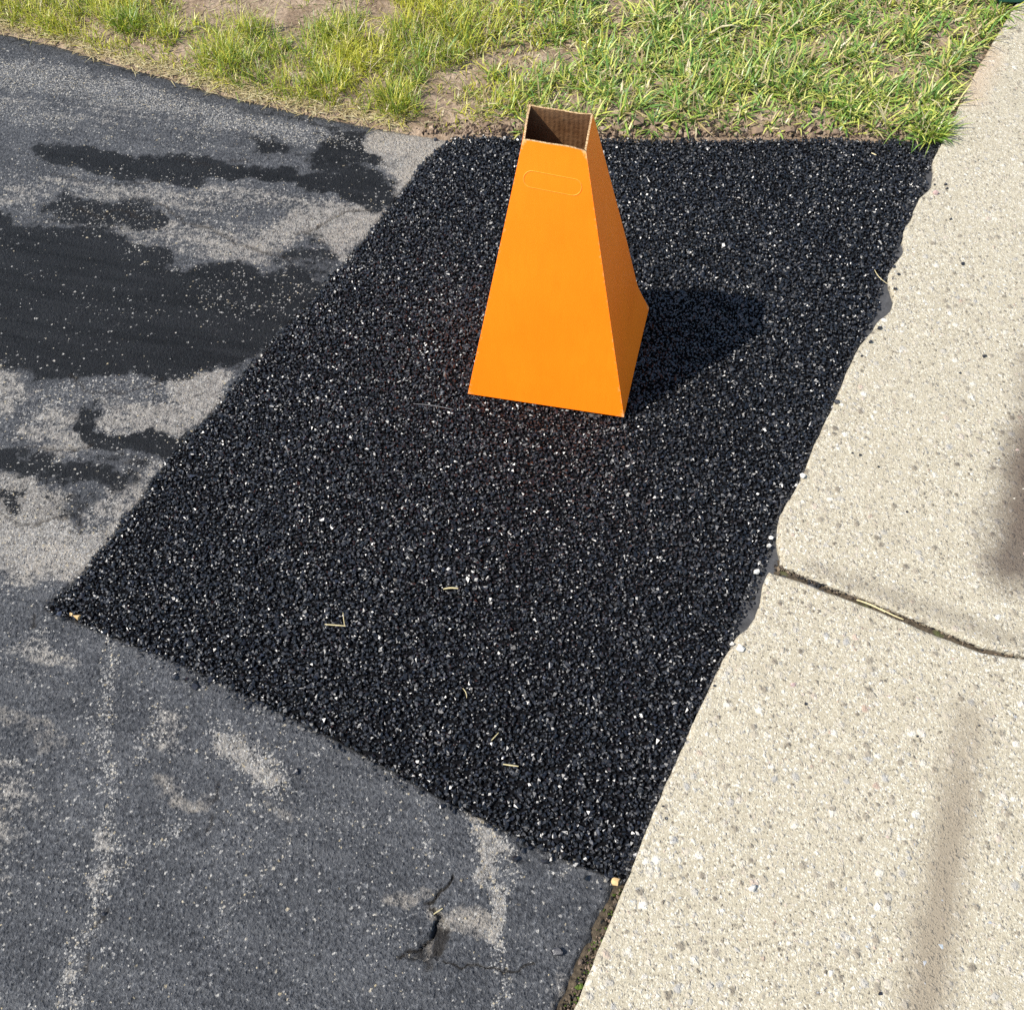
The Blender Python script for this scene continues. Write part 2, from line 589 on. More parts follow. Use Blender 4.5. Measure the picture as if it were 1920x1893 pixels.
M_DRIVE, M_CONC, M_SOIL, M_GRASS = mat_driveway(), mat_concrete(), mat_soil(), mat_grass()
M_STONE = mat_tint('tarred_stone', .40, .5, None, 0, .16)
M_CLOD = mat_tint('soil_clod', .95, .1, 220, .002)
M_BLACK = mat_stone_flat('loose_tarred_stone', (.014, .014, .017), .3)
M_PALE = mat_stone_flat('pale_pebble', (.46, .435, .38), .6)
M_TAN = mat_stone_flat('tan_pebble', (.42, .28, .12), .7)
M_PINK = mat_stone_flat('pink_pebble', (.36, .25, .22), .6)
M_STRAW = mat_stone_flat('straw', (.46, .385, .20), .6)
M_PEB = [mat_stone_flat('grey_pebble', (.235, .24, .245), .6), mat_stone_flat('tan_grey_pebble', (.31, .275, .215), .65), mat_stone_flat('brown_pebble', (.20, .162, .12), .65),
         mat_stone_flat('cream_pebble', (.48, .44, .35), .6), mat_stone_flat('bluish_pebble', (.28, .305, .31), .55), mat_stone_flat('rosy_pebble', (.31, .225, .185), .6)]

# ------------------------------------------------------------------ ground sheet to the horizon
n = 24
rad = [0, 3, 8, 20, 60, 250]
bm = bmesh.new()
rings = []
c0 = bm.verts.new((0, 1.5, -.09))
for r in rad[1:]:
    rings.append([bm.verts.new((r * math.cos(2 * math.pi * k / n), 1.5 + r * math.sin(2 * math.pi * k / n), -.09)) for k in range(n)])
for k in range(n):
    bm.faces.new((c0, rings[0][k], rings[0][(k + 1) % n]))
    for a, b in zip(rings[:-1], rings[1:]):
        bm.faces.new((a[k], b[k], b[(k + 1) % n], a[(k + 1) % n]))
me = bpy.data.meshes.new('ground')
bm.to_mesh(me)
bm.free()
add('ground', me, mat_ground(), kind='structure')


def finer(a0, a1, step, f0, f1, fstep):
    return np.concatenate([np.arange(a0, f0, step), np.arange(f0, f1, fstep), np.arange(f1, a1, step)])


def grid_sheet(x0, x1, y0, y1, step, keep, xs=None, ys=None):
    if xs is None:
        xs, ys = np.arange(x0, x1, step), np.arange(y0, y1, step)
    X, Y = np.meshgrid(xs, ys)
    P = np.stack([X.ravel(), Y.ravel()], -1)
    nx, ny = len(xs), len(ys)
    idx = np.arange(nx * ny).reshape(ny, nx)
    F = np.stack([idx[:-1, :-1].ravel(), idx[:-1, 1:].ravel(), idx[1:, 1:].ravel(), idx[1:, :-1].ravel()], -1)
    k = keep(P)
    F = F[k[F].all(1)]
    used = np.unique(F)
    rm = np.full(len(P), -1)
    rm[used] = np.arange(len(used))
    return P[used], rm[F]


# ------------------------------------------------------------------ driveway: worn, sealed, cracked old asphalt
def build_driveway():
    def keep_fine(P):
        return (sdf(P, drive_poly) < 0.045) & (sdf(P, patch_poly) > -0.03)
    xs = finer(-1.75, .30, .0050, -.172, .04, .0016)
    ys = finer(-.25, 3.25, .0050, .15, .305, .0016)
    P, F = grid_sheet(0, 0, 0, 0, 0, keep_fine, xs, ys)
    x, y = P[:, 0], P[:, 1]
    # ragged outlines: look the stain shapes up at warped places
    wx = x + (fbm(x, y, .10, 3) - .5) * .10 + (fbm(x, y, .02, 5, 2) - .5) * .02
    wy = y + (fbm(x, y, .10, 4) - .5) * .10 + (fbm(x, y, .02, 6, 2) - .5) * .02
    Q = np.stack([wx, wy], -1)

    def area(poly, soft):
        return smooth(soft * 2.6, -soft * 1.5, sdf(Q, W(poly)))

    def line(pts, r0, r1, ragged=True):
        return smooth(r1, r0, sdf(Q if ragged else P, W(pts), False))

    seal = np.zeros(len(P))
    worn = np.zeros(len(P))
    fleck = np.full(len(P), .045) + .09 * smooth(.45, .75, fbm(x, y, .08, 9))
    tan = np.zeros(len(P))
    up = lambda a, b: np.maximum(a, b)
    # dark sealer that has not worn off
    for poly, s, v in (([(-300, 380), (0, 392), (45, 424), (200, 445), (300, 470), (330, 505), (440, 492), (560, 520), (590, 565), (520, 640), (460, 690), (330, 700), (180, 692), (100, 705), (60, 690), (0, 680), (-300, 660)], .02, 1.0),
                       ([(70, 272), (200, 280), (350, 300), (480, 318), (560, 332), (690, 326), (735, 350), (700, 385), (560, 352), (430, 338), (330, 332), (180, 322), (100, 305)], .014, .95),
                       ([(265, 822), (350, 815), (345, 850), (300, 866), (215, 850), (180, 842), (190, 815)], .009, .95),
                       ([(150, 770), (185, 770), (205, 815), (180, 830), (160, 805)], .008, .9),
                       ([(-200, 760), (0, 800), (60, 842), (170, 868), (270, 880), (210, 915), (100, 905), (0, 872), (-200, 850)], .018, .75),
                       ([(600, 265), (680, 262), (720, 300), (690, 330), (610, 320), (560, 300)], .018, .8),
                       ([(470, 262), (540, 268), (545, 290), (480, 290)], .014, .75),
                       ([(110, 372), (270, 380), (290, 425), (180, 435), (60, 400)], .018, .72),
                       ([(520, 470), (600, 440), (650, 470), (600, 545), (540, 525)], .018, .55),
                       ([(280, 395), (320, 405), (300, 420), (280, 415)], .008, .8),
                       ([(0, 905), (40, 920), (25, 960), (0, 955)], .012, .7),
                       ([(70, 935), (180, 925), (150, 975), (80, 965)], .014, .55)):
        seal = up(seal, v * area(poly, s))
    # grey-white worn stone and dusty places
    for poly, s, v in (([(690, 232), (850, 250), (810, 290), (770, 335), (728, 385), (740, 330), (700, 300), (660, 265)], .018, 1.0),
                       ([(560, 395), (700, 380), (735, 395), (655, 480), (600, 455), (570, 440), (470, 470), (380, 455), (500, 430)], .022, .85),
                       ([(300, 715), (420, 705), (445, 722), (400, 775), (330, 760)], .012, 1.0),
                       ([(-100, 890), (60, 900), (150, 1000), (230, 975), (180, 1045), (100, 1062), (0, 1060), (-100, 1050)], .022, 1.0),
                       ([(190, 765), (300, 755), (390, 770), (355, 815), (230, 830), (200, 800)], .014, .62),
                       ([(-100, 690), (40, 682), (70, 735), (20, 765), (-100, 760)], .012, .66),
                       ([(60, 770), (160, 780), (180, 840), (100, 850), (40, 800)], .014, .6),
                       ([(220, 870), (300, 880), (265, 930), (200, 990), (150, 960)], .014, .55),
                       ([(30, 395), (200, 375), (420, 420), (560, 420), (520, 480), (330, 480), (180, 440)], .018, .52),
                       ([(0, 330), (300, 335), (420, 345), (700, 390), (560, 405), (300, 385), (0, 380)], .022, .45),
                       ([(425, 1360), (470, 1375), (520, 1440), (490, 1455), (440, 1400)], .012, .95),
                       ([(290, 1315), (350, 1330), (345, 1395), (300, 1360)], .012, .6),
                       ([(20, 1195), (90, 1200), (130, 1255), (60, 1250)], .014, .6),
                       ([(-200, 1400), (30, 1430), (60, 1540), (10, 1640), (-200, 1640)], .03, .5),
                       ([(0, 170), (330, 200), (560, 260), (500, 275), (300, 250), (0, 215)], .02, .3)):
        worn = up(worn, v * area(poly, s))
    # bands where the binder has gone and the stone shows
    for pts, r0, r1, v in (([(-250, 90), (0, 135), (150, 152), (300, 185), (430, 222), (540, 245), (650, 258)], .03, .075, .85),
                           ([(0, 205), (60, 215), (130, 235)], .02, .05, .4),
                           ([(215, 1225), (205, 1330), (200, 1420), (205, 1560), (190, 1650), (170, 1730), (150, 1830), (140, 1893)], .003, .024, .75),
                           ([(300, 1290), (290, 1350), (275, 1400)], .004, .025, .5),
                           ([(905, 1535), (918, 1580), (912, 1625)], .010, .026, .98),
                           ([(912, 1675), (925, 1720), (920, 1770), (912, 1800)], .010, .026, .98),
                           ([(912, 1800), (914, 1840), (916, 1893), (918, 1960)], .003, .02, .7),
                           ([(795, 1480), (792, 1560), (788, 1600)], .003, .018, .45),
                           ([(440, 1370), (510, 1445)], .01, .05, .6),
                           ([(330, 1540), (240, 1620), (200, 1650)], .005, .03, .45),
                           ([(520, 1580), (470, 1650), (420, 1740)], .003, .02, .35),
                           ([(950, 1640), (955, 1680)], .003, .015, .6),
                           ([(1060, 1600), (1030, 1640)], .003, .013, .6),
                           ([(420, 560), (520, 560)], .04, .12, .3),
                           ([(150, 600), (280, 590)], .03, .09, .16),
                           ([(90, 760), (200, 730), (330, 720)], .02, .06, .4),
                           ([(0, 1000), (150, 1020)], .03, .07, .6)):
        fleck = up(fleck, v * line(pts, r0, r1))
    for pts, r0, r1, v in (([(285, 1452), (330, 1478), (385, 1512)], .004, .022, .6), ([(505, 1500), (520, 1530)], .004, .018, .5), ([(-30, 1330), (60, 1370), (110, 1395)], .008, .03, .45),
                           ([(720, 262), (800, 264), (840, 262), (775, 320)], .03, .075, 1.0), ([(60, 1040), (160, 1045)], .01, .04, .8), ([(830, 1725), (880, 1760), (900, 1775)], .012, .034, .7),
                           ([(750, 1680), (800, 1665)], .01, .025, .6), ([(420, 560), (540, 580)], .03, .09, .22), ([(735, 385), (722, 400)], .004, .014, .95), ([(1040, 1820), (1075, 1840)], .01, .035, .5),
                           ([(640, 430), (700, 410)], .02, .05, .55)):
        tan = up(tan, v * line(pts, r0, r1))
    # clean sealed roll along the lawn
    roll = sdf(P, W(LAWN_EDGE), False)
    clean = smooth(.075, .045, roll + (fbm(x, y, .06, 21) - .5) * .03) * smooth(0.0, .12, np.hypot(x - G1(850, 256)[0], y - G1(850, 256)[1]) - .1)
    fleck *= 1 - .9 * clean
    worn *= 1 - clean
    seal = up(seal, .40 * clean)
    seal = np.clip(seal - .75 * tan, 0, 1)
    for pts, r1, v in (([(905, 1535), (918, 1580), (912, 1625)], .022, .9), ([(912, 1678), (925, 1720), (920, 1770), (912, 1795)], .022, .9), ([(203, 1540), (190, 1650)], .016, .5), ([(150, 1820), (142, 1890)], .014, .6), ([(790, 300), (835, 262)], .06, .9)):
        worn = up(worn, v * line(pts, .004, r1))
    fleck = np.clip(fleck * (1 - .72 * np.clip(seal, 0, 1)) + .22 * worn, 0, 1)
    # cracks and the small hole
    z = (fbm(x, y, .5, 31, 3) - .5) * .008 + (fbm(x, y, .03, 32, 3) - .5) * .0034 * (1 - .6 * clean) + (vnoise(x, y, .009, 35) - .5) * .0012
    z = z + .004 * worn * (fbm(x, y, .02, 37, 3) - .6)
    wob = np.stack([x + (fbm(x, y, .03, 41) - .5) * .03, y + (fbm(x, y, .03, 42) - .5) * .03], -1)
    crack = np.zeros(len(P))
    for pts, wd, v in (([(852, 1640), (830, 1672), (815, 1700), (812, 1740), (795, 1770), (765, 1792), (750, 1800)], .0036, 1.0), ([(835, 1797), (880, 1800), (930, 1806), (960, 1815), (1000, 1812)], .0022, .75),
                       ([(420, 1460), (405, 1500), (385, 1560)], .003, .6), ([(150, 1860), (170, 1780), (200, 1700)], .003, .6), ([(70, 1160), (55, 1175)], .003, .8),
                       ([(560, 440), (600, 425), (640, 400), (690, 395)], .005, .8), ([(380, 425), (440, 455), (500, 475), (560, 485)], .004, .7), ([(300, 385), (345, 415), (400, 430)], .004, .7),
                       ([(150, 390), (190, 410), (220, 395), (280, 410)], .004, .7), ([(130, 700), (160, 730), (240, 735), (300, 710)], .004, .6), ([(50, 835), (150, 842), (175, 830)], .004, .7),
                       ([(150, 960), (160, 985), (145, 1005)], .004, .7), ([(330, 300), (400, 310), (470, 300)], .003, .5), ([(40, 85), (70, 100), (55, 125)], .003, .5), ([(100, 330), (220, 345), (300, 340)], .0035, .6),
                       ([(0, 960), (60, 985), (130, 970)], .004, .6)):
        d = sdf(wob, W(pts), False)
        crack = up(crack, v * smooth(wd, wd * .25, d))
    z -= .005 * crack
    hn0 = fbm(x, y, .015, 63, 3)
    hole = sdf(wob, W([(768, 1802), (790, 1768), (808, 1735), (822, 1712), (838, 1745), (826, 1780), (805, 1805)]))
    hm = smooth(.005, -.003, hole)
    z -= .011 * hm * (.5 + hn0)
    hn = fbm(x, y, .012, 61, 3)
    tan = up(tan, .7 * hm * smooth(.45, .6, hn))
    crack = up(crack, hm * (.15 + .75 * smooth(.58, .42, hn)))
    # rolled shoulder at the lawn and the broken edge by the walk
    z -= .012 * smooth(.03, 0, roll) + .05 * smooth(0, .05, sdf(P, drive_poly))
    z -= .025 * smooth(.002, -.012, sdf(P, patch_poly))
    gapd = sdf(P, W(GAP_LEFT), False)
    z -= .016 * smooth(.018, .0, gapd + (fbm(x, y, .02, 71) - .5) * .012)
    V = np.column_stack([x, y, z])
    me = mesh_arrays('driveway', V, F, dict(seal=seal, worn=worn, fleck=fleck, tan=tan, crack=crack), smooth_shade=True)
    add('driveway', me, M_DRIVE, kind='structure')
    # the same old surface carrying on outside the fine part
    P2, F2 = grid_sheet(-3.4, .4, -1.25, 3.4, .05, lambda P: (sdf(P, drive_poly) < .05))
    me = mesh_arrays('driveway_bed', np.column_stack([P2, np.full(len(P2), -.02)]), F2,
                     dict(seal=.3 * np.ones(len(P2)), worn=.2 * np.ones(len(P2)), fleck=.25 * np.ones(len(P2)), tan=0 * P2[:, 0], crack=0 * P2[:, 0]))
    add('driveway_bed', me, M_DRIVE, kind='structure')


build_driveway()

# ------------------------------------------------------------------ stones
def hull_template(seed, npts=11, flat=.75):
    r = np.random.default_rng(seed)
    v = r.normal(size=(npts, 3))
    v /= np.linalg.norm(v, axis=1)[:, None]
    v *= r.uniform(.82, 1.12, (npts, 1))
    v *= np.array([1.0, r.uniform(.65, .95), flat * r.uniform(.75, 1.05)])
    bm = bmesh.new()
    for p in v:
        bm.verts.new(p)
    res = bmesh.ops.convex_hull(bm, input=bm.verts)
    dead = [e for e in res['geom_interior'] if isinstance(e, bmesh.types.BMVert)]
    bmesh.ops.delete(bm, geom=dead, context='VERTS')
    bmesh.ops.triangulate(bm, faces=bm.faces)
    bmesh.ops.recalc_face_normals(bm, faces=bm.faces)
    bm.verts.index_update()
    V = np.array([p.co for p in bm.verts])
    F = np.array([[q.index for q in f.verts] for f in bm.faces])
    bm.free()
    return V, F


TEMPL = [hull_template(100 + k, 9 + k % 3) for k in range(16)]


def scatter_stones(pos, size, tint, tilt=.5, rng=RNG, templ=TEMPL):
    """many stones as one mesh: pos (n,3), size radius (n), tint (n,3)"""
    n = len(pos)
    which = rng.integers(0, len(templ), n)
    Vs, Fs, Cs = [], [], []
    off = 0
    for k, (TV, TF) in enumerate(templ):
        ids = np.where(which == k)[0]
        if not len(ids):
            continue
        yaw = rng.uniform(0, 2 * math.pi, len(ids))
        ax, ay = rng.normal(0, tilt, len(ids)), rng.normal(0, tilt, len(ids))
        cz, sz_ = np.cos(yaw), np.sin(yaw)
        v = np.repeat(TV[None], len(ids), 0) * size[ids][:, None, None]
        x, y, z = v[..., 0], v[..., 1], v[..., 2]
        x, y = x * cz[:, None] - y * sz_[:, None], x * sz_[:, None] + y * cz[:, None]
        y, z = y * np.cos(ax)[:, None] - z * np.sin(ax)[:, None], y * np.sin(ax)[:, None] + z * np.cos(ax)[:, None]
        x, z = x * np.cos(ay)[:, None] + z * np.sin(ay)[:, None], -x * np.sin(ay)[:, None] + z * np.cos(ay)[:, None]
        v = np.stack([x, y, z], -1) + pos[ids][:, None, :]
        Vs.append(v.reshape(-1, 3))
        Fs.append((TF[None] + (np.arange(len(ids)) * len(TV))[:, None, None] + off).reshape(-1, 3))
        Cs.append(np.repeat(tint[ids], len(TV), 0))
        off += len(ids) * len(TV)
    return np.vstack(Vs), np.vstack(Fs), np.vstack(Cs)


def patch_height(x, y, d):
    """top of the fresh asphalt; d = distance inside the edge"""
    return -.001 + (PATCH_Z + .001) * smooth(-.008, .014, d) + (fbm(x, y, .25, 81, 3) - .5) * .006 + (fbm(x, y, .05, 82, 2) - .5) * .003


def build_patch():
    def keep(P):
        return sdf(P, patch_poly) < .004
    P, F = grid_sheet(patch_poly[:, 0].min() - .03, patch_poly[:, 0].max() + .03, patch_poly[:, 1].min() - .03, patch_poly[:, 1].max() + .03, .012, keep)
    d = -sdf(P, patch_poly)
    z = patch_height(P[:, 0], P[:, 1], d) - .0075 + (vnoise(P[:, 0], P[:, 1], .014, 5) - .5) * .002
    root = add('asphalt_patch', mesh_arrays('asphalt_patch', np.column_stack([P, z]), F, smooth_shade=True), mat_patch_base(), kind='structure')
    # stones, laid on a jittered hexagonal grid
    s = .0054
    lo, hi = patch_poly.min(0) - .04, patch_poly.max(0) + .04
    xs, ys = np.arange(lo[0], hi[0], s), np.arange(lo[1], hi[1], s * .866)
    X, Y = np.meshgrid(xs, ys)
    X = X + (np.arange(len(ys)) % 2)[:, None] * s / 2
    Q = np.stack([X.ravel(), Y.ravel()], -1)
    Q += RNG.normal(0, .0020, Q.shape)
    d = -sdf(Q, patch_poly) + (fbm(Q[:, 0], Q[:, 1], .035, 91, 3) - .5) * .022 + .002
    front = sdf(Q, W(PATCH_FRONT), False) < .05
    left = sdf(Q, W(PATCH_LEFT), False) < .04
    stray = (d > -.03) & (d <= 0) & front & (RNG.random(len(Q)) < .11 * np.exp(d / .007)) | (d > -.016) & (d <= 0) & left & (RNG.random(len(Q)) < .04 * np.exp(d / .006))
    k = (d > 0) | stray
    Q, d = Q[k], d[k]
    n = len(Q)
    size = .0034 * np.exp(RNG.normal(0, .34, n)) * (.88 + .24 * fbm(Q[:, 0], Q[:, 1], .2, 95, 3))
    big = RNG.random(n) < .05
    size[big] *= 1.35
    size = np.clip(size, .0017, .0068)
    h = patch_height(Q[:, 0], Q[:, 1], np.maximum(d, -.006))
    z = h - size * .6 + RNG.normal(0, .0009, n)
    out = sdf(Q, patch_poly) > -.004
    z = np.where(out & (d > 0), np.maximum(z, size * .25 + .001), z)
    z = np.where(d <= 0, size * .35 + .0005, z)
    tint = np.array([.0050, .0051, .0056]) * np.exp(RNG.normal(0, .55, n))[:, None]
    blu = RNG.random(n)
    tint[blu < .12] *= np.array([.9, 1.0, 1.35])
    tint[(blu > .86)] *= np.array([1.25, 1.05, .9])
    pale = RNG.random(n) < .003
    tint[pale] = np.array([.12, .11, .095]) * RNG.uniform(.3, 1.2, (pale.sum(), 1))
    V, F, C = scatter_stones(np.column_stack([Q, z]), size, tint, .42)
    add('aggregate', mesh_arrays('aggregate', V, F, colour=C), M_STONE, parent=root, kind='stuff')


build_patch()

# ------------------------------------------------------------------ sidewalk: two slabs with pebbles showing
def slab_mesh(name, outline, top, bottom, bevel=.006):
    """solid plate from a ground outline: bevelled, slightly broken rim"""
    pts = np.asarray(outline)
    area = .5 * np.sum(pts[:, 0] * np.roll(pts[:, 1], -1) - pts[:, 1] * np.roll(pts[:, 0], -1))
    if area < 0:
        pts = pts[::-1]
    nx = np.roll(pts, -1, 0) - np.roll(pts, 1, 0)
    nx /= np.linalg.norm(nx, axis=1)[:, None] + 1e-9
    inn = np.stack([-nx[:, 1], nx[:, 0]], -1)
    bv = bevel * (.5 + vnoise(pts[:, 0], pts[:, 1], .02, 3))[:, None]
    bm = bmesh.new()
    r0 = [bm.verts.new((*p, bottom)) for p in pts]
    r1 = [bm.verts.new((*p, top - .8 * b[0])) for p, b in zip(pts, bv)]
    r2 = [bm.verts.new((*(p + i * b * .45), top - .22 * b[0])) for p, i, b in zip(pts, inn, bv)]
    r3 = [bm.verts.new((*(p + i * b), top)) for p, i, b in zip(pts, inn, bv)]
    N = len(pts)
    for a, b in ((r0, r1), (r1, r2), (r2, r3)):
        for k in range(N):
            bm.faces.new((a[k], a[(k + 1) % N], b[(k + 1) % N], b[k]))
    rim = [Vector(v.co.xy) for v in r3]
    tv, _, tf, _, _, _ = delaunay_2d_cdt(rim, [], [list(range(N))], 1, 1e-6)
    lid = [bm.verts.new((v.x, v.y, top)) for v in tv]
    for f in tf:
        bm.faces.new([lid[q] for q in f])
    me = bpy.data.meshes.new(name)
    bm.to_mesh(me)
    bm.free()
    return me


def ragged(line, amp=.0035, seed=0):
    p = resample(W(line, SLAB_Z), .006)
    n = len(p)
    w = np.ones(n)
    w[0] = w[-1] = 0
    p[:, 0] += (fbm(p[:, 0], p[:, 1], .03, 200 + seed) - .5) * 2 * amp * w
    p[:, 1] += (fbm(p[:, 0], p[:, 1], .03, 230 + seed) - .5) * 2 * amp * w
    return p


walk = add('sidewalk', None, kind='structure')
jf, jn = W(JOINT_FAR), W(JOINT_NEAR)
far_out = np.vstack([ragged(SLAB_FAR_L, .003, 1), [[slab_far_left[-1][0] + 1.1, slab_far_left[-1][1] - .5]], [[jf[-1][0] + .9, jf[-1][1] + .5]], ragged(JOINT_FAR, .0018, 2)[::-1][:-1]])
near_out = np.vstack([ragged(SLAB_NEAR_L, .003, 3)[:-1], ragged(JOINT_NEAR, .0018, 4), [[jn[-1][0] - .5, jn[-1][1] - 1.1]], [[.25, -1.0]]])
slab_far = add('slab', slab_mesh('slab', far_out, SLAB_Z, -.085), M_CONC, parent=walk)
slab_near = add('slab', slab_mesh('slab', near_out, SLAB_Z, -.085), M_CONC, parent=walk)

peb_meshes = []
for k in range(6):
    V, F = hull_template(300 + k, 16, .45)
    peb_meshes.append([mesh_arrays('pebble', V, F, smooth_shade=False) for _ in M_PEB])
    for me, m in zip(peb_meshes[-1], M_PEB):
        me.materials.append(m)
for slab, out, count, box in ((slab_near, near_out, 190, (1000, 1920, 1080, 1893)), (slab_far, far_out, 120, (1450, 1920, 300, 1220))):
    made = 0
    while made < count:
        px = (RNG.uniform(box[0], box[1]), RNG.uniform(box[2], box[3]))
        g = G1(*px)
        if sdf(g[None, :2], out)[0] > -.012:
            continue
        r = float(np.clip(.0034 * math.exp(RNG.normal(0, .32)), .0022, .0085))
        me = peb_meshes[RNG.integers(6)][RNG.choice(6, p=[.22, .24, .17, .17, .10, .10])]
        o = add('pebble', me, parent=slab, loc=(g[0], g[1], SLAB_Z - r * .20))
        o.scale = (r, r * RNG.uniform(.65, 1), r * .7)
        o.rotation_euler = (0, 0, RNG.uniform(0, 6.28))
        made += 1

# sealant showing in the bays between patch and slabs
seal_line = SLAB_FAR_L[:i_tr + 1]
right = W(PATCH_RIGHT)
strip = np.vstack([right[:1] + np.array([[-.02, .03]]), right + np.array([-.03, 0]), (right + np.array([.2, .03]))[::-1]])
P, F = grid_sheet(strip[:, 0].min(), strip[:, 0].max(), strip[:, 1].min(), strip[:, 1].max(), .006, lambda P: sdf(P, strip) < 0)
z = -.001 + (fbm(P[:, 0], P[:, 1], .06, 61) - .5) * .008
add('joint_filler', mesh_arrays('joint_filler', np.column_stack([P, z]), F, smooth_shade=True), mat_filler(), kind='structure')

# dirt in the slab joint and in the open gap by the driveway
jd = np.vstack([W(JOINT_NEAR) + np.array([-.004, -.02]), (W(JOINT_FAR) + np.array([.0, .02]))[::-1]])
gd = np.vstack([W(GAP_LEFT) + np.array([-.02, 0]), W([(1000, 2200), (1040, 2060), (1090, 1960), (1110, 1893), (1140, 1826), (1175, 1757), (1195, 1680), (1200, 1650)])])
mj = mat_joint_soil()
for nm, poly, zz in (('joint_soil', jd, .0015), ('gap_soil', gd, -.008)):
    P, F = grid_sheet(poly[:, 0].min(), min(poly[:, 0].max(), 1.4), poly[:, 1].min(), poly[:, 1].max(), .005, lambda P: sdf(P, poly) < 0)
    z = zz + (fbm(P[:, 0], P[:, 1], .02, 66) - .5) * .010
    add(nm, mesh_arrays(nm, np.column_stack([P, z]), F, smooth_shade=True), mj, kind='structure')


def crumbs_along(name, line, count, spread, r, z0, cols, mat, kind='stuff', seed=1):
    rng = np.random.default_rng(seed)
    p = resample(W(line), .004)
    base = p[rng.integers(0, len(p), count)]
    q = base + rng.normal(0, 1, (count, 2)) * spread
    size = r * np.exp(rng.normal(0, .45, count))
    tint = np.array(cols)[rng.integers(0, len(cols), count)] * rng.uniform(.7, 1.25, (count, 1))
    V, F, C = scatter_stones(np.column_stack([q, z0 + size * .3 + rng.normal(0, .0008, count)]), size, tint, .6, rng)
    return add(name, mesh_arrays(name, V, F, colour=C), mat, kind=kind)


crumbs_along('joint_grit', [((a[0] + b[0]) / 2, (a[1] + b[1]) / 2) for a, b in zip(JOINT_NEAR[:8], JOINT_FAR[:8])], 420, (.002, .004), .0024, .002,
             [(.03, .024, .02), (.07, .055, .04), (.16, .12, .08), (.02, .02, .02)], M_CLOD, seed=3)
crumbs_along('gap_grit', [(1168, 1668), (1140, 1725), (1122, 1765), (1094, 1830), (1064, 1893), (1040, 1950)], 460, (.004, .005), .0024, -.006,
             [(.03, .024, .018), (.07, .054, .037), (.012, .012, .012), (.15, .11, .08), (.05, .075, .015)], M_CLOD, seed=4)

crumbs_along('loose_crumbs', [(200, 1190), (300, 1236), (372, 1278), (385, 1285), (470, 1312), (560, 1356), (650, 1402), (740, 1452), (830, 1504), (930, 1550), (1040, 1605)], 150, (.010, .008), .0032, .001,
             [(.005, .005, .0056), (.008, .008, .009)], M_STONE, seed=5)
crumbs_along('patch_spill', [(360, 1276), (385, 1280), (402, 1276)], 26, (.010, .006), .0042, .001, [(.005, .005, .0056), (.009, .009, .01)], M_STONE, seed=6)

# ------------------------------------------------------------------ lawn: soil sheet, clods, blades
def soil_height(x, y):
    sd = sdf(np.stack([x, y], -1), lawn_poly)
    d = np.clip(-sd, 0, .2)
    return -.03 * smooth(-.004, .025, sd) + .016 * smooth(0, .09, d) + (fbm(x, y, .18, 51) - .5) * .022 * smooth(0, .06, d) + (fbm(x, y, .03, 52, 3) - .5) * .012 * smooth(-.02, .05, d)


LX0, LX1, LY0, LY1 = -2.3, 2.0, 1.55, 4.6
P, F = grid_sheet(LX0, LX1, LY0, LY1, .011, lambda P: sdf(P, lawn_poly) < .04)
add('lawn', mesh_arrays('lawn', np.column_stack([P, soil_height(P[:, 0], P[:, 1])]), F, smooth_shade=True), M_SOIL, kind='structure')
P, F = grid_sheet(-3.4, 3.0, 1.9, 6.0, .1, lambda P: sdf(P, lawn_poly) < -.02)
add('lawn_bed', mesh_arrays('lawn_bed', np.column_stack([P, np.full(len(P), -.03)]), F), M_SOIL, kind='structure')

# crumbs and clods of earth along the cut edge
def earth(name, n, seed):
    rng = np.random.default_rng(seed)
    edge = resample(W([(800, 246), (860, 250), (980, 252), (1130, 256), (1300, 255), (1500, 255), (1650, 256), (1740, 258)]), .003)
    q = edge[rng.integers(0, len(edge), n)]
    q = q + np.stack([rng.normal(0, .01, n), np.abs(rng.normal(0, .020, n)) - .005], -1)
    size = .0030 * np.exp(rng.normal(0, .6, n))
    size = np.clip(size, .0014, .012)
    pal = np.array([(.15, .105, .07), (.22, .16, .11), (.07, .047, .033), (.28, .21, .15), (.035, .026, .02)])
    tint = pal[rng.choice(5, n, p=[.3, .25, .2, .1, .15])] * rng.uniform(.75, 1.2, (n, 1))
    z = soil_height(q[:, 0], q[:, 1]) + size * .3
    V, F, C = scatter_stones(np.column_stack([q, z]), size, tint, .8, rng)
    add(name, mesh_arrays(name, V, F, colour=C), M_CLOD, kind='stuff')
    # scattered crumbs over the bare earth
    return


earth('soil_crumbs', 3200, 11)


def blades(base, az, length, width, e0, bend, tint, rng):
    """grass blades as ribbons of three pieces: base (n,3)"""
    n = len(base)
    V = np.zeros((n, 7, 3))
    side = np.stack([-np.sin(az), np.cos(az), rng.normal(0, .25, n)], -1)
    p = base.copy()
    el = e0.copy()
    ws = (1.0, .92, .62)
    for k in range(4):
        if k < 3:
            V[:, 2 * k] = p - side * (width * ws[k] / 2)[:, None]
            V[:, 2 * k + 1] = p + side * (width * ws[k] / 2)[:, None]
        else:
            V[:, 6] = p
        step = length / 3
        p = p + np.stack([np.cos(az) * np.cos(el), np.sin(az) * np.cos(el), np.sin(el)], -1) * step[:, None]
        el = el - bend
        p[:, 2] = np.maximum(p[:, 2], base[:, 2] + .001 + .0015 * k)
    T = np.array([[0, 1, 3], [0, 3, 2], [2, 3, 5], [2, 5, 4], [4, 5, 6]])
    F = (T[None] + (np.arange(n) * 7)[:, None, None]).reshape(-1, 3)
    return V.reshape(-1, 3), F, np.repeat(tint, 7, 0)


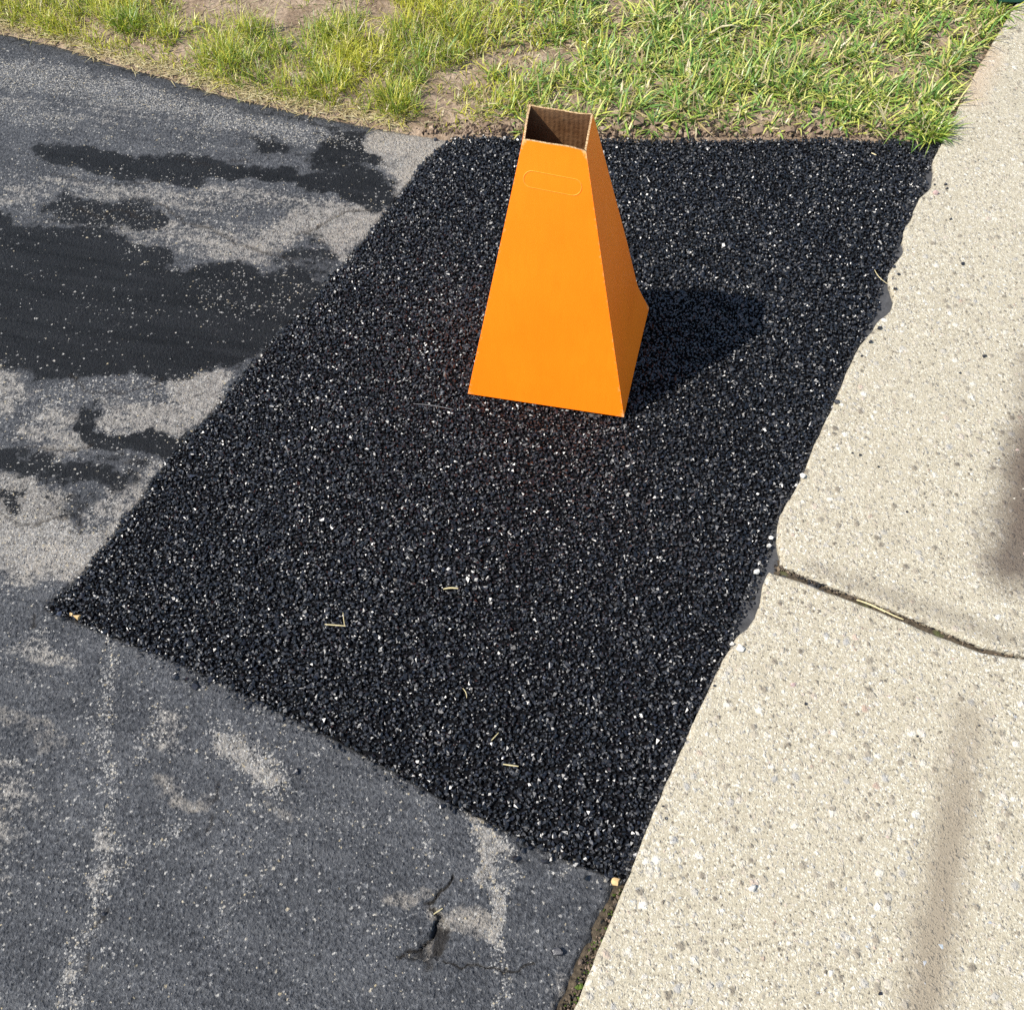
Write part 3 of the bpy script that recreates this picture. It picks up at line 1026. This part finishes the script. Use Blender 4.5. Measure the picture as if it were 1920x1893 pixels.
YG = np.array([(.41, .39, .032), (.33, .35, .03), (.48, .44, .065), (.20, .265, .025), (.12, .20, .02)])
GR = np.array([(.23, .325, .06), (.15, .27, .045), (.42, .44, .085), (.075, .16, .028), (.46, .45, .12)])
DRY = np.array([(.47, .385, .20), (.37, .285, .14), (.53, .46, .27), (.30, .22, .11)])


def px_of(q):
    """survey pixel of ground points"""
    d = (np.column_stack([q, np.zeros(len(q))]) - CAM) @ ROT.T
    return 960 + FPX * d[:, 0] / d[:, 2], 946.5 - FPX * d[:, 1] / d[:, 2]


def lawn_cover(x, y):
    """how much of the soil is grown over, 0..1, from bare places surveyed on the lawn"""
    q = np.stack([x + (fbm(x, y, .12, 71) - .5) * .16, y + (fbm(x, y, .12, 72) - .5) * .16], -1)
    c = .70 + .7 * smooth(.38, .58, fbm(x, y, .13, 73, 3))
    for pts, r0, r1, v in (([(380, 10), (480, 20), (560, 30)], .06, .16, .93), ([(400, -60), (520, -50)], .1, .2, .9), ([(940, 125), (1040, 120)], .03, .10, .85), ([(880, 160), (830, 205)], .02, .07, .7),
                           ([(1470, 92), (1530, 84)], .02, .07, .8), ([(1350, 40), (1380, 35)], .02, .06, .5), ([(170, 62), (215, 75)], .015, .05, .85), ([(355, 95), (360, 60)], .01, .04, .6),
                           ([(1700, 165), (1740, 170), (1760, 90)], .015, .05, .55), ([(690, 70), (705, 75)], .01, .04, .8), ([(1790, 75), (1840, 40)], .01, .05, .5), ([(620, 20), (720, 30)], .02, .09, .55),
                           ([(780, 230), (860, 246), (980, 248)], .012, .045, .8), ([(1130, 243), (1250, 245), (1400, 250), (1600, 252)], .010, .040, .9), ([(1020, 195), (1100, 205)], .02, .05, .6),
                           ([(1640, 215), (1700, 225)], .015, .05, .8), ([(1820, 125), (1800, 190)], .006, .03, .8)):
        c = c * (1 - v * smooth(r1, r0, sdf(q, W(pts), False)))
    return np.clip(c, 0, 1.3)


def build_grass():
    rng = np.random.default_rng(21)
    Vs, Fs, Cs, off = [], [], [], 0

    def emit(v, f, c):
        nonlocal off
        Vs.append(v); Fs.append(f + off); Cs.append(c)
        off += len(v)

    # tuft centres, thinner far behind the picture
    nT = 44000
    x, y = rng.uniform(-2.2, 1.9, nT), rng.uniform(1.6, 4.4, nT)
    q = np.stack([x, y], -1)
    inside = sdf(q, lawn_poly) < -.016
    thin = np.where(y > 3.3, .45, 1.0)
    cov = lawn_cover(x, y)
    k = inside & (rng.random(nT) < cov * .95 * thin)
    q, cov = q[k], cov[k]
    px, py = px_of(q)
    n = len(q)
    per = np.where(px > 1000, rng.integers(4, 10, n), rng.integers(4, 11, n))
    idx = np.repeat(np.arange(n), per)
    m = len(idx)
    right = smooth(820, 1150, px + rng.normal(0, 90, n))[idx]
    b2 = q[idx] + rng.normal(0, .0075, (m, 2))
    ok = sdf(b2, lawn_poly) < -.006
    idx, b2, right = idx[ok], b2[ok], right[ok]
    m = len(idx)
    base = np.column_stack([b2, soil_height(b2[:, 0], b2[:, 1]) - .003])
    vigor = (.6 + .75 * fbm(q[:, 0], q[:, 1], .10, 75, 3))[idx] * np.clip(cov[idx], .45, 1.1)
    length = (.052 + .002 * right) * vigor * rng.uniform(.55, 1.5, m)
    width = (.0021 + .0023 * right) * rng.uniform(.65, 1.4, m)
    az = rng.uniform(0, 2 * math.pi, m)
    e0 = np.radians(np.clip(rng.normal(56, 22, m) - 20 * right, 6, 90))
    bend = np.radians(rng.uniform(2, 32, m))
    pick = rng.integers(0, 5, m)
    tone = fbm(q[:, 0], q[:, 1], .14, 77, 3)[idx]
    tint = YG[np.clip(pick * .75 + (tone - .35) * 5, 0, 4.9).astype(int)]
    tintr = GR[pick]
    isr = rng.random(m) < right
    tint = np.where(isr[:, None], tintr, tint) * rng.uniform(.8, 1.2, (m, 1))
    dry = rng.random(m) < (.13 + .10 * right + .22 * (1 - np.clip(cov[idx], 0, 1)))
    tint[dry] = DRY[rng.integers(0, 4, dry.sum())] * rng.uniform(.7, 1.1, (dry.sum(), 1))
    emit(*blades(base, az, length, width, e0, bend, tint, rng))
    # dead stems lying on the ground
    nd = 24000
    x, y = rng.uniform(-2.2, 1.7, nd), rng.uniform(1.6, 3.6, nd)
    q = np.stack([x, y], -1)
    q = q[sdf(q, lawn_poly) < -.01]
    m = len(q)
    base = np.column_stack([q, soil_height(q[:, 0], q[:, 1]) + .001])
    tint = DRY[rng.integers(0, 4, m)] * rng.uniform(.5, 1.1, (m, 1))
    emit(*blades(base, rng.uniform(0, 6.28, m), rng.uniform(.012, .045, m), rng.uniform(.0010, .0024, m), np.radians(rng.uniform(-2, 18, m)), np.radians(rng.uniform(-2, 8, m)), tint, rng))
    add('grass', mesh_arrays('grass', np.vstack(Vs), np.vstack(Fs), colour=np.vstack(Cs)), M_GRASS, kind='stuff')
    # straw-coloured clippings collected along the driveway roll
    edge = resample(W(LAWN_EDGE[1:-1]), .004)
    m = 2600
    q = edge[rng.integers(0, len(edge), m)] + np.stack([rng.normal(.002, .006, m), rng.normal(.014, .014, m)], -1)
    z = np.where(sdf(q, lawn_poly) < 0, soil_height(q[:, 0], q[:, 1]) + .002, -.004) + rng.uniform(0, .005, m)
    tint = DRY[rng.integers(0, 3, m)] * rng.uniform(.7, 1.15, (m, 1))
    v, f, c = blades(np.column_stack([q, z]), rng.normal(-.25, 1.0, m) + np.pi * rng.integers(0, 2, m), rng.uniform(.012, .045, m), rng.uniform(.0012, .0028, m), np.radians(rng.uniform(-6, 14, m)), np.radians(rng.uniform(-3, 8, m)), tint, rng)
    add('dry_clippings', mesh_arrays('dry_clippings', v, f, colour=c), M_GRASS, kind='stuff')


build_grass()


def tuft(px, count, radius, length, width, pal, e_mean, label, seed):
    rng = np.random.default_rng(seed)
    g = G1(*px)
    m = count
    rr = radius * np.sqrt(rng.random(m))
    a = rng.uniform(0, 2 * math.pi, m)
    off = np.stack([rr * np.cos(a), rr * np.sin(a)], -1)
    z = soil_height(g[0] + off[:, 0], g[1] + off[:, 1]) - .002
    az = a + rng.normal(0, .7, m)
    tint = pal[rng.integers(0, len(pal), m)] * rng.uniform(.75, 1.2, (m, 1))
    z0 = float(soil_height(np.array([g[0]]), np.array([g[1]]))[0]) - .002
    v, f, c = blades(np.column_stack([off, z - z0]), az, length * rng.uniform(.55, 1.3, m), width * rng.uniform(.7, 1.3, m), np.radians(np.clip(rng.normal(e_mean, 16, m), 10, 90)), np.radians(rng.uniform(6, 26, m)), tint, rng)
    add('grass_tuft', mesh_arrays('grass_tuft', v, f, colour=c), M_GRASS, label=label, cat='grass tuft', loc=(g[0], g[1], z0))


tuft((1742, 252), 170, .034, .058, .0042, GR[:4], 50, 'bright green grass tuft where the black patch meets lawn and sidewalk', 31)
tuft((425, 122), 150, .035, .062, .0022, YG, 66, 'yellow-green tuft by the driveway roll below the large bare patch of soil', 32)
tuft((250, 68), 170, .036, .064, .0026, YG[3:], 64, 'dark green tuft by the driveway roll, left of the bare soil', 33)
tuft((620, 178), 220, .05, .06, .0022, YG[1:], 66, 'wide dense green tuft overhanging the middle of the driveway roll', 34)
tuft((740, 205), 200, .042, .055, .0022, YG[2:], 66, 'green tuft above the pale dusty end of the driveway roll', 35)
tuft((322, 88), 90, .03, .045, .0022, YG, 62, 'small yellowish tuft between two taller tufts on the driveway roll', 36)
tuft((1225, 244), 60, .02, .045, .0036, GR, 40, 'low spreading green tuft in the dark soil behind the cone', 37)
tuft((1872, 26), 80, .022, .075, .0046, GR[:3], 24, 'long green blades leaning over the concrete at the lawn corner', 38)

# ------------------------------------------------------------------ the folded cardboard cone
H = .527
ZB = PATCH_Z + .0015
bfl, bfr, bbr = (G1(*p, ZB) for p in ((877, 738), (1170, 782), (1217, 577)))
bbl = bfl + (bbr - bfr)
tfl, tfr, tbr, tbl = (G1(*p, ZB + H) for p in ((980, 263), (1099, 284), (1112, 213), (992, 195)))
centre = (bfl + bfr + bbr + bbl) / 4
centre[2] = ZB
cone = add('cardboard_cone', None, label='tall orange folded cardboard cone with open top standing on the black patch', cat='cone', loc=tuple(centre))
M_OR, M_CD, M_CE = mat_orange(), mat_card(), mat_card_edge()
NU, NV = 10, 30
TH = .0031


def edge_curve(b, t, kind):
    """corner fold from base to top"""
    s = np.linspace(0, 1, NV + 1)[:, None]
    e = b + (t - b) * s
    if kind == 'back_right':        # the side bows in and flares out at the foot
        pull = np.interp(s[:, 0], [0, .07, .14, .4, 1], [0, .0065, .011, .006, 0])
        d = (bfl - bfr) / np.linalg.norm(bfl - bfr)
        e = e + d * pull[:, None]
    return e


corners = [('front_left', bfl, tfl), ('front_right', bfr, tfr), ('back_right', bbr, tbr), ('back_left', bbl, tbl)]
outer = [edge_curve(b, t, k) for k, b, t in corners]
axis = [(outer[0][i] + outer[1][i] + outer[2][i] + outer[3][i]) / 4 for i in range(NV + 1)]
inner = []
for e in range(4):
    prv, nxt = outer[(e - 1) % 4], outer[(e + 1) % 4]
    cur = outer[e]
    a = (prv - cur) / np.linalg.norm(prv - cur, axis=1)[:, None]
    b = (nxt - cur) / np.linalg.norm(nxt - cur, axis=1)[:, None]
    inner.append(cur + (a + b) * TH)


def panel(name, e0, e1, seed, warp):
    rngp = np.random.default_rng(seed)
    bm = bmesh.new()
    lay = bm.verts.layers.float.new('wear')

    def surf(A, B, sign):
        rows = []
        for i in range(NV + 1):
            row = []
            for j in range(NU + 1):
                u, v = j / NU, i / NV
                p = A[i] + (B[i] - A[i]) * u
                nrm = np.cross(B[i] - A[i], np.array([0, 0, 1.0]))
                nrm = nrm / np.linalg.norm(nrm)
                p = p + nrm * warp * math.sin(math.pi * u) * (math.sin(math.pi * v * 1.0) * .7 + .35 * math.sin(2.3 * math.pi * v + seed))
                if i == NV:
                    p = p + np.array([0, 0, .0022 * math.sin(math.pi * u) * math.sin(seed * 1.7) + .0008 * math.sin(9 * u + seed)])
                vt = bm.verts.new(p - centre)
                L = np.linalg.norm(B[i] - A[i])
                du = min(u, 1 - u) * L
                vt[lay] = max(0, 1 - du / .012) * (1.0 if j in (0, NU) else .3) + (.75 if i == NV else 0) + (.3 if i == 0 else 0)
                row.append(vt)
            rows.append(row)
        for i in range(NV):
            for j in range(NU):
                q = (rows[i][j], rows[i][j + 1], rows[i + 1][j + 1], rows[i + 1][j])
                f = bm.faces.new(q if sign > 0 else q[::-1])
                f.smooth = True
                f.material_index = 0 if sign > 0 else 1
        return rows

    ro = surf(outer[e0], outer[e1], 1)
    ri = surf(inner[e0], inner[e1], -1)
    for i, flip in ((NV, False), (0, True)):
        for j in range(NU):
            q = [bm.verts.new(w_.co) for w_ in (ro[i][j], ro[i][j + 1], ri[i][j + 1], ri[i][j])]
            f = bm.faces.new(q[::-1] if flip else q)
            f.material_index = 2
    me = bpy.data.meshes.new(name)
    bm.to_mesh(me)
    bm.free()
    return add(name, me, [M_OR, M_CD, M_CE], parent=cone)


front_panel = panel('front_panel', 0, 1, 1, .0)
panel('side_panel', 1, 2, 2, -.0020)
panel('back_panel', 2, 3, 3, .0012)
panel('side_panel', 3, 0, 4, -.0012)

# the punched but unopened hand hole: a rounded groove line on the front panel
fo = lambda u, v: (outer[0][0] * (1 - u) + outer[1][0] * u) * (1 - v) + (outer[0][-1] * (1 - u) + outer[1][-1] * u) * v


def front_from_px(x, y):
    """meet the survey ray with the (slightly twisted) front panel"""
    d = np.array([(x - 960) / FPX, -(y - 946.5) / FPX, 1.0]) @ ROT
    q = np.array([.5, .8, 1.5])
    for _ in range(12):
        r = fo(q[0], q[1]) - CAM - d * q[2]
        J = np.stack([(fo(q[0] + 1e-4, q[1]) - fo(q[0], q[1])) / 1e-4, (fo(q[0], q[1] + 1e-4) - fo(q[0], q[1])) / 1e-4, -d], -1)
        q = q - np.linalg.solve(J, r)
    return fo(q[0], q[1])


loop = []
cL, cR = np.array([997.0, 336.0]), np.array([1075.0, 351.0])
ux = (cR - cL) / np.linalg.norm(cR - cL)
uy = np.array([-ux[1], ux[0]])
for k in range(13):
    a = math.pi / 2 + math.pi * k / 12
    loop.append(cL + 15.5 * (math.cos(a) * ux + math.sin(a) * uy))
for k in range(13):
    a = -math.pi / 2 + math.pi * k / 12
    loop.append(cR + 15.5 * (math.cos(a) * ux + math.sin(a) * uy))
loop = np.array(loop)
L3 = np.array([front_from_px(*p) for p in loop])
nf = np.cross(bfr - bfl, (tfl + tfr) / 2 - bfl)
nf /= np.linalg.norm(nf)
if nf[1] > 0:
    nf = -nf
mid = L3.mean(0)
bm = bmesh.new()
N = len(L3)
ringv = []
for p in L3:
    rad_ = (p - mid) / np.linalg.norm(p - mid)
    ringv.append([bm.verts.new(p + rad_ * w + nf * h_ - centre) for w, h_ in ((-.0011, -.0002), (-.0004, .0006), (.0004, .0006), (.0011, -.0002))])
for k in range(N):
    a, b = ringv[k], ringv[(k + 1) % N]
    for j in range(3):
        bm.faces.new((a[j], b[j], b[j + 1], a[j + 1]))
bmesh.ops.recalc_face_normals(bm, faces=bm.faces)
me = bpy.data.meshes.new('hand_hole_outline')
bm.to_mesh(me)
bm.free()
add('hand_hole_outline', me, mat_stone_flat('scored_card', (.93, .25, .015), .6), parent=front_panel)

# ------------------------------------------------------------------ single loose stones
LOOSE = {}


def stone(px, diam_px, mat, label, zlevel, seed, cat='stone', name='loose_stone', group=None, flat=.8):
    g = G1(*px, zlevel)
    r = diam_px * mpp(*px) / 2
    V, F = hull_template(seed, 18, flat)
    V = V * r
    z = zlevel - V[:, 2].min() - r * .12
    me = mesh_arrays(name, V, F)
    add(name, me, mat, label=label, cat=cat, group=group, loc=(g[0], g[1], z))


D0, S0, PT = .0006, SLAB_Z, PATCH_Z
STONES = [
    ((555, 1447), 17, M_BLACK, 'angular black stone on grey asphalt beside a white scuffed spot', D0),
    ((367, 1288), 17, M_BLACK, 'black stone fallen just off the front edge of the patch, larger of a close pair', D0),
    ((395, 1276), 12, M_BLACK, 'black stone fallen just off the front edge of the patch, smaller of a close pair', D0),
    ((966, 1610), 19, M_BLACK, 'shiny black stone right of the broad white scrape below the patch', D0),
    ((1022, 1615), 17, M_BLACK, 'shiny black stone below the patch, nearer the sidewalk of two', D0),
    ((1046, 1783), 24, M_BLACK, 'large glossy black stone on asphalt beside the end of the crack', D0),
    ((290, 1546), 10, M_BLACK, 'small black stone alone on the speckled asphalt', D0),
    ((828, 1512), 13, M_BLACK, 'black stone touching the front edge above the white scrape', D0),
    ((817, 263), 11, M_BLACK, 'small black stone on the pale dusty asphalt by the lawn', D0),
    ((1157, 1697), 11, M_BLACK, 'black stone in the dirt gap beside the sidewalk', -.003),
    ((1487, 1284), 12, M_PINK, 'dark-rimmed pebble lying alone on the near slab', S0),
    ((1410, 1665), 18, M_PALE, 'white stone chip lying on the near slab', S0),
    ((1388, 1217), 17, M_PALE, 'pale pebble beside the end of the grey sealant', S0),
    ((1372, 1207), 10, M_PALE, 'small pale pebble wedged against the patch by the sealant', S0),
    ((1505, 894), 13, M_PALE, 'white stone chip on the slab edge beside the patch', S0),
    ((1754, 363), 12, M_PINK, 'pinkish pebble on the far slab near the sealant bay', S0),
    ((1569, 754), 13, M_BLACK, 'flat dark chip hanging on the slab edge', S0),
    ((1804, 496), 9, M_BLACK, 'black crumb alone in the middle of the far slab', S0),
    ((1845, 669), 10, M_BLACK, 'black crumb farther in on the far slab', S0),
    ((1649, 617), 12, M_BLACK, 'black chip at the lower tip of the widest sealant bay', S0),
    ((1632, 643), 9, M_BLACK, 'black crumb below the widest sealant bay', S0),
    ((1650, 1862), 10, M_BLACK, 'black crumb beside the brown streak on the near slab', S0),
    ((1155, 1652), 20, M_TAN, 'orange-tan pebble at the front corner of the patch', D0),
    ((147, 1158), 17, M_TAN, 'yellow-tan pebble at the left corner of the patch, larger of two', D0),
    ((134, 1152), 9, M_TAN, 'yellow-tan pebble at the left corner of the patch, smaller of two', D0),
    ((1446, 1008), 11, M_PALE, 'pale stone at the patch edge above the slab joint', PT),
    ((1441, 1024), 11, M_PALE, 'pale stone at the patch edge, nearest the slab joint', PT),
    ((1418, 1074), 15, M_PALE, 'whitish stone cluster piece at the top of the long sealant bay', PT),
    ((1735, 203), 0, M_PALE, '', 0),
]
for i, (px, dpx, m, lab, zl) in enumerate(STONES):
    if dpx:
        stone(px, dpx, m, lab, zl, 500 + i)
for i, (px, dpx) in enumerate((((360, 1633), 8), ((383, 1628), 8), ((195, 1713), 8), ((630, 1437), 7), ((345, 1273), 7), ((470, 1318), 10), ((865, 1517), 7), ((410, 1475), 6), ((172, 1477), 5))):
    stone(px, dpx, M_BLACK, 'tiny black crumb of fresh asphalt on the grey driveway', D0, 560 + i, group='black crumbs on the driveway')
for i, (px, dpx) in enumerate((((1752, 347), 6), ((1773, 347), 8), ((1775, 355), 7), ((1684, 516), 8), ((1673, 523), 5), ((1678, 543), 8), ((1676, 501), 8), ((1783, 412), 7), ((1339, 1286), 7), ((1243, 1511), 6), ((1248, 1534), 7),
                             ((1612, 854), 7), ((1646, 876), 6), ((1598, 850), 5), ((1720, 1380), 6), ((1510, 1320), 7), ((1616, 668), 6), ((1800, 700), 6), ((1835, 1360), 6), ((1700, 960), 6))):
    stone(px, dpx, M_BLACK, 'tiny black crumb of fresh asphalt on the pale sidewalk', S0, 590 + i, group='black crumbs on the sidewalk')
g = G1(1768, 166)
stone((1768, 166), 13, M_PALE, 'rounded pale stone in the grass beside the sidewalk', float(soil_height(np.array([g[0]]), np.array([g[1]]))[0]), 640)

# big earth clods
for i, (px, d, lab) in enumerate((((1195, 232), 34, 'large brown earth clod in the cut lawn edge right of the cone'), ((1160, 244), 24, 'brown earth clod touching the patch right of the cone'), ((1228, 250), 22, 'dark earth clod by the low spreading tuft'),
                                  ((905, 240), 20, 'brown earth clod left of the cone at the lawn edge'), ((860, 246), 16, 'brown earth clod by the far left corner of the patch'), ((690, 72), 26, 'dark earth lump in the bare spot above the driveway roll'),
                                  ((1420, 252), 30, 'flat brown earth clod along the far edge of the patch'), ((1480, 247), 24, 'pale brown earth clod at the middle of the lawn edge'), ((1560, 252), 26, 'brown earth clod nearing the sidewalk end of the lawn edge'))):
    gg = G1(*px)
    zl = float(soil_height(np.array([gg[0]]), np.array([gg[1]]))[0])
    stone(px, d, mat_stone_flat('earth_clod', (.17, .12, .08), .95, .1), lab, zl - .004, 700 + i, cat='clod', name='earth_clod', flat=.6)

# ------------------------------------------------------------------ stray stems
def stem(p0, p1, w, label, z, sag=0.0, mat=M_STRAW, lift=0.0):
    a, b = G1(*p0, z), G1(*p1, z)
    b = b + np.array([0, 0, lift])
    c = (a + b) / 2
    bm = bmesh.new()
    rows = []
    d = (b - a) / np.linalg.norm(b - a)
    side = np.array([-d[1], d[0], 0])
    for k in range(7):
        s = k / 6
        p = a + (b - a) * s + side * sag * math.sin(math.pi * s) - c
        r = w / 2 * (.55 + .45 * math.sin(math.pi * (.15 + .8 * s)))
        rows.append([bm.verts.new(p + side * r * math.cos(q) + np.array([0, 0, 1]) * r * math.sin(q)) for q in (0, 1.57, 3.14, 4.71)])
    for u, v in zip(rows[:-1], rows[1:]):
        for q in range(4):
            bm.faces.new((u[q], u[(q + 1) % 4], v[(q + 1) % 4], v[q]))
    bm.faces.new(rows[0][::-1])
    bm.faces.new(rows[-1])
    me = bpy.data.meshes.new('straw_stem')
    bm.to_mesh(me)
    bm.free()
    add('straw_stem', me, mat, label=label, cat='straw', loc=tuple(c))


TOP = PATCH_Z + .0022
stem((609, 1170), (648, 1173), .0022, 'pale straw stem lying flat on the black patch, one of a crossed pair', TOP)
stem((646, 1173), (643, 1148), .0013, 'thin pale twig pointing away from the end of a straw stem', TOP)
stem((831, 1104), (859, 1103), .0030, 'short thick cream straw piece in the middle of the patch', TOP, .002)
stem((943, 1432), (972, 1436), .0022, 'cream straw piece near the front corner of the patch', TOP)
stem((921, 1388), (935, 1373), .0016, 'thin straw sliver slanting on the front of the patch', TOP)
stem((868, 1290), (875, 1308), .0014, 'faint thin straw hair left of the front corner slivers', TOP, .002)
stem((1640, 506), (1664, 532), .0016, 'curved white fibre beside the widest sealant bay', TOP, -.004)
stem((1634, 287), (1643, 291), .0030, 'small yellow-green leaf scrap near the far edge of the patch', TOP)
stem((813, 1713), (830, 1702), .0018, 'short straw bit across the crack above the hole', .003)
stem((1606, 1124), (1660, 1147), .0034, 'golden straw lying in the joint between the slabs', .0095, .002)
stem((1650, 1140), (1694, 1161), .0026, 'thinner golden straw at the right end of the joint straw', .0095, -.001)
stem((775, 757), (850, 768), .0011, 'long thin grey stem in front of the cone on the patch', TOP, .003, mat_stone_flat('grey_stem', (.17, .165, .16), .7))

# ------------------------------------------------------------------ dark green box at the far end of the walk
g0 = G1(1868, 8, SLAB_Z)
bm = bmesh.new()
green = add('utility_box', None, label='dark green low box at the far end of the sidewalk by the grass', cat='box', loc=(g0[0], g0[1], SLAB_Z))
M_GREEN = mat_green()


def box_part(name, x0, x1, y0, y1, z0, z1, bev):
    bm = bmesh.new()
    bmesh.ops.create_cube(bm, size=1)
    for v in bm.verts:
        v.co = Vector(((x0 + x1) / 2 + v.co.x * (x1 - x0), (y0 + y1) / 2 + v.co.y * (y1 - y0), (z0 + z1) / 2 + v.co.z * (z1 - z0)))
    bmesh.ops.bevel(bm, geom=bm.edges, offset=bev, segments=2, affect='EDGES')
    me = bpy.data.meshes.new(name)
    bm.to_mesh(me)
    bm.free()
    o = add(name, me, M_GREEN, parent=green)
    return o


box_part('skirt', .0, .50, .0, .36, 0, .04, .006)
box_part('body', .012, .488, .012, .348, .041, .24, .008)
box_part('lid', -.006, .506, -.006, .366, .241, .275, .01)
box_part('latch', .22, .28, -.002, .013, .17, .2, .003)
green.rotation_euler = (0, 0, math.radians(-9))
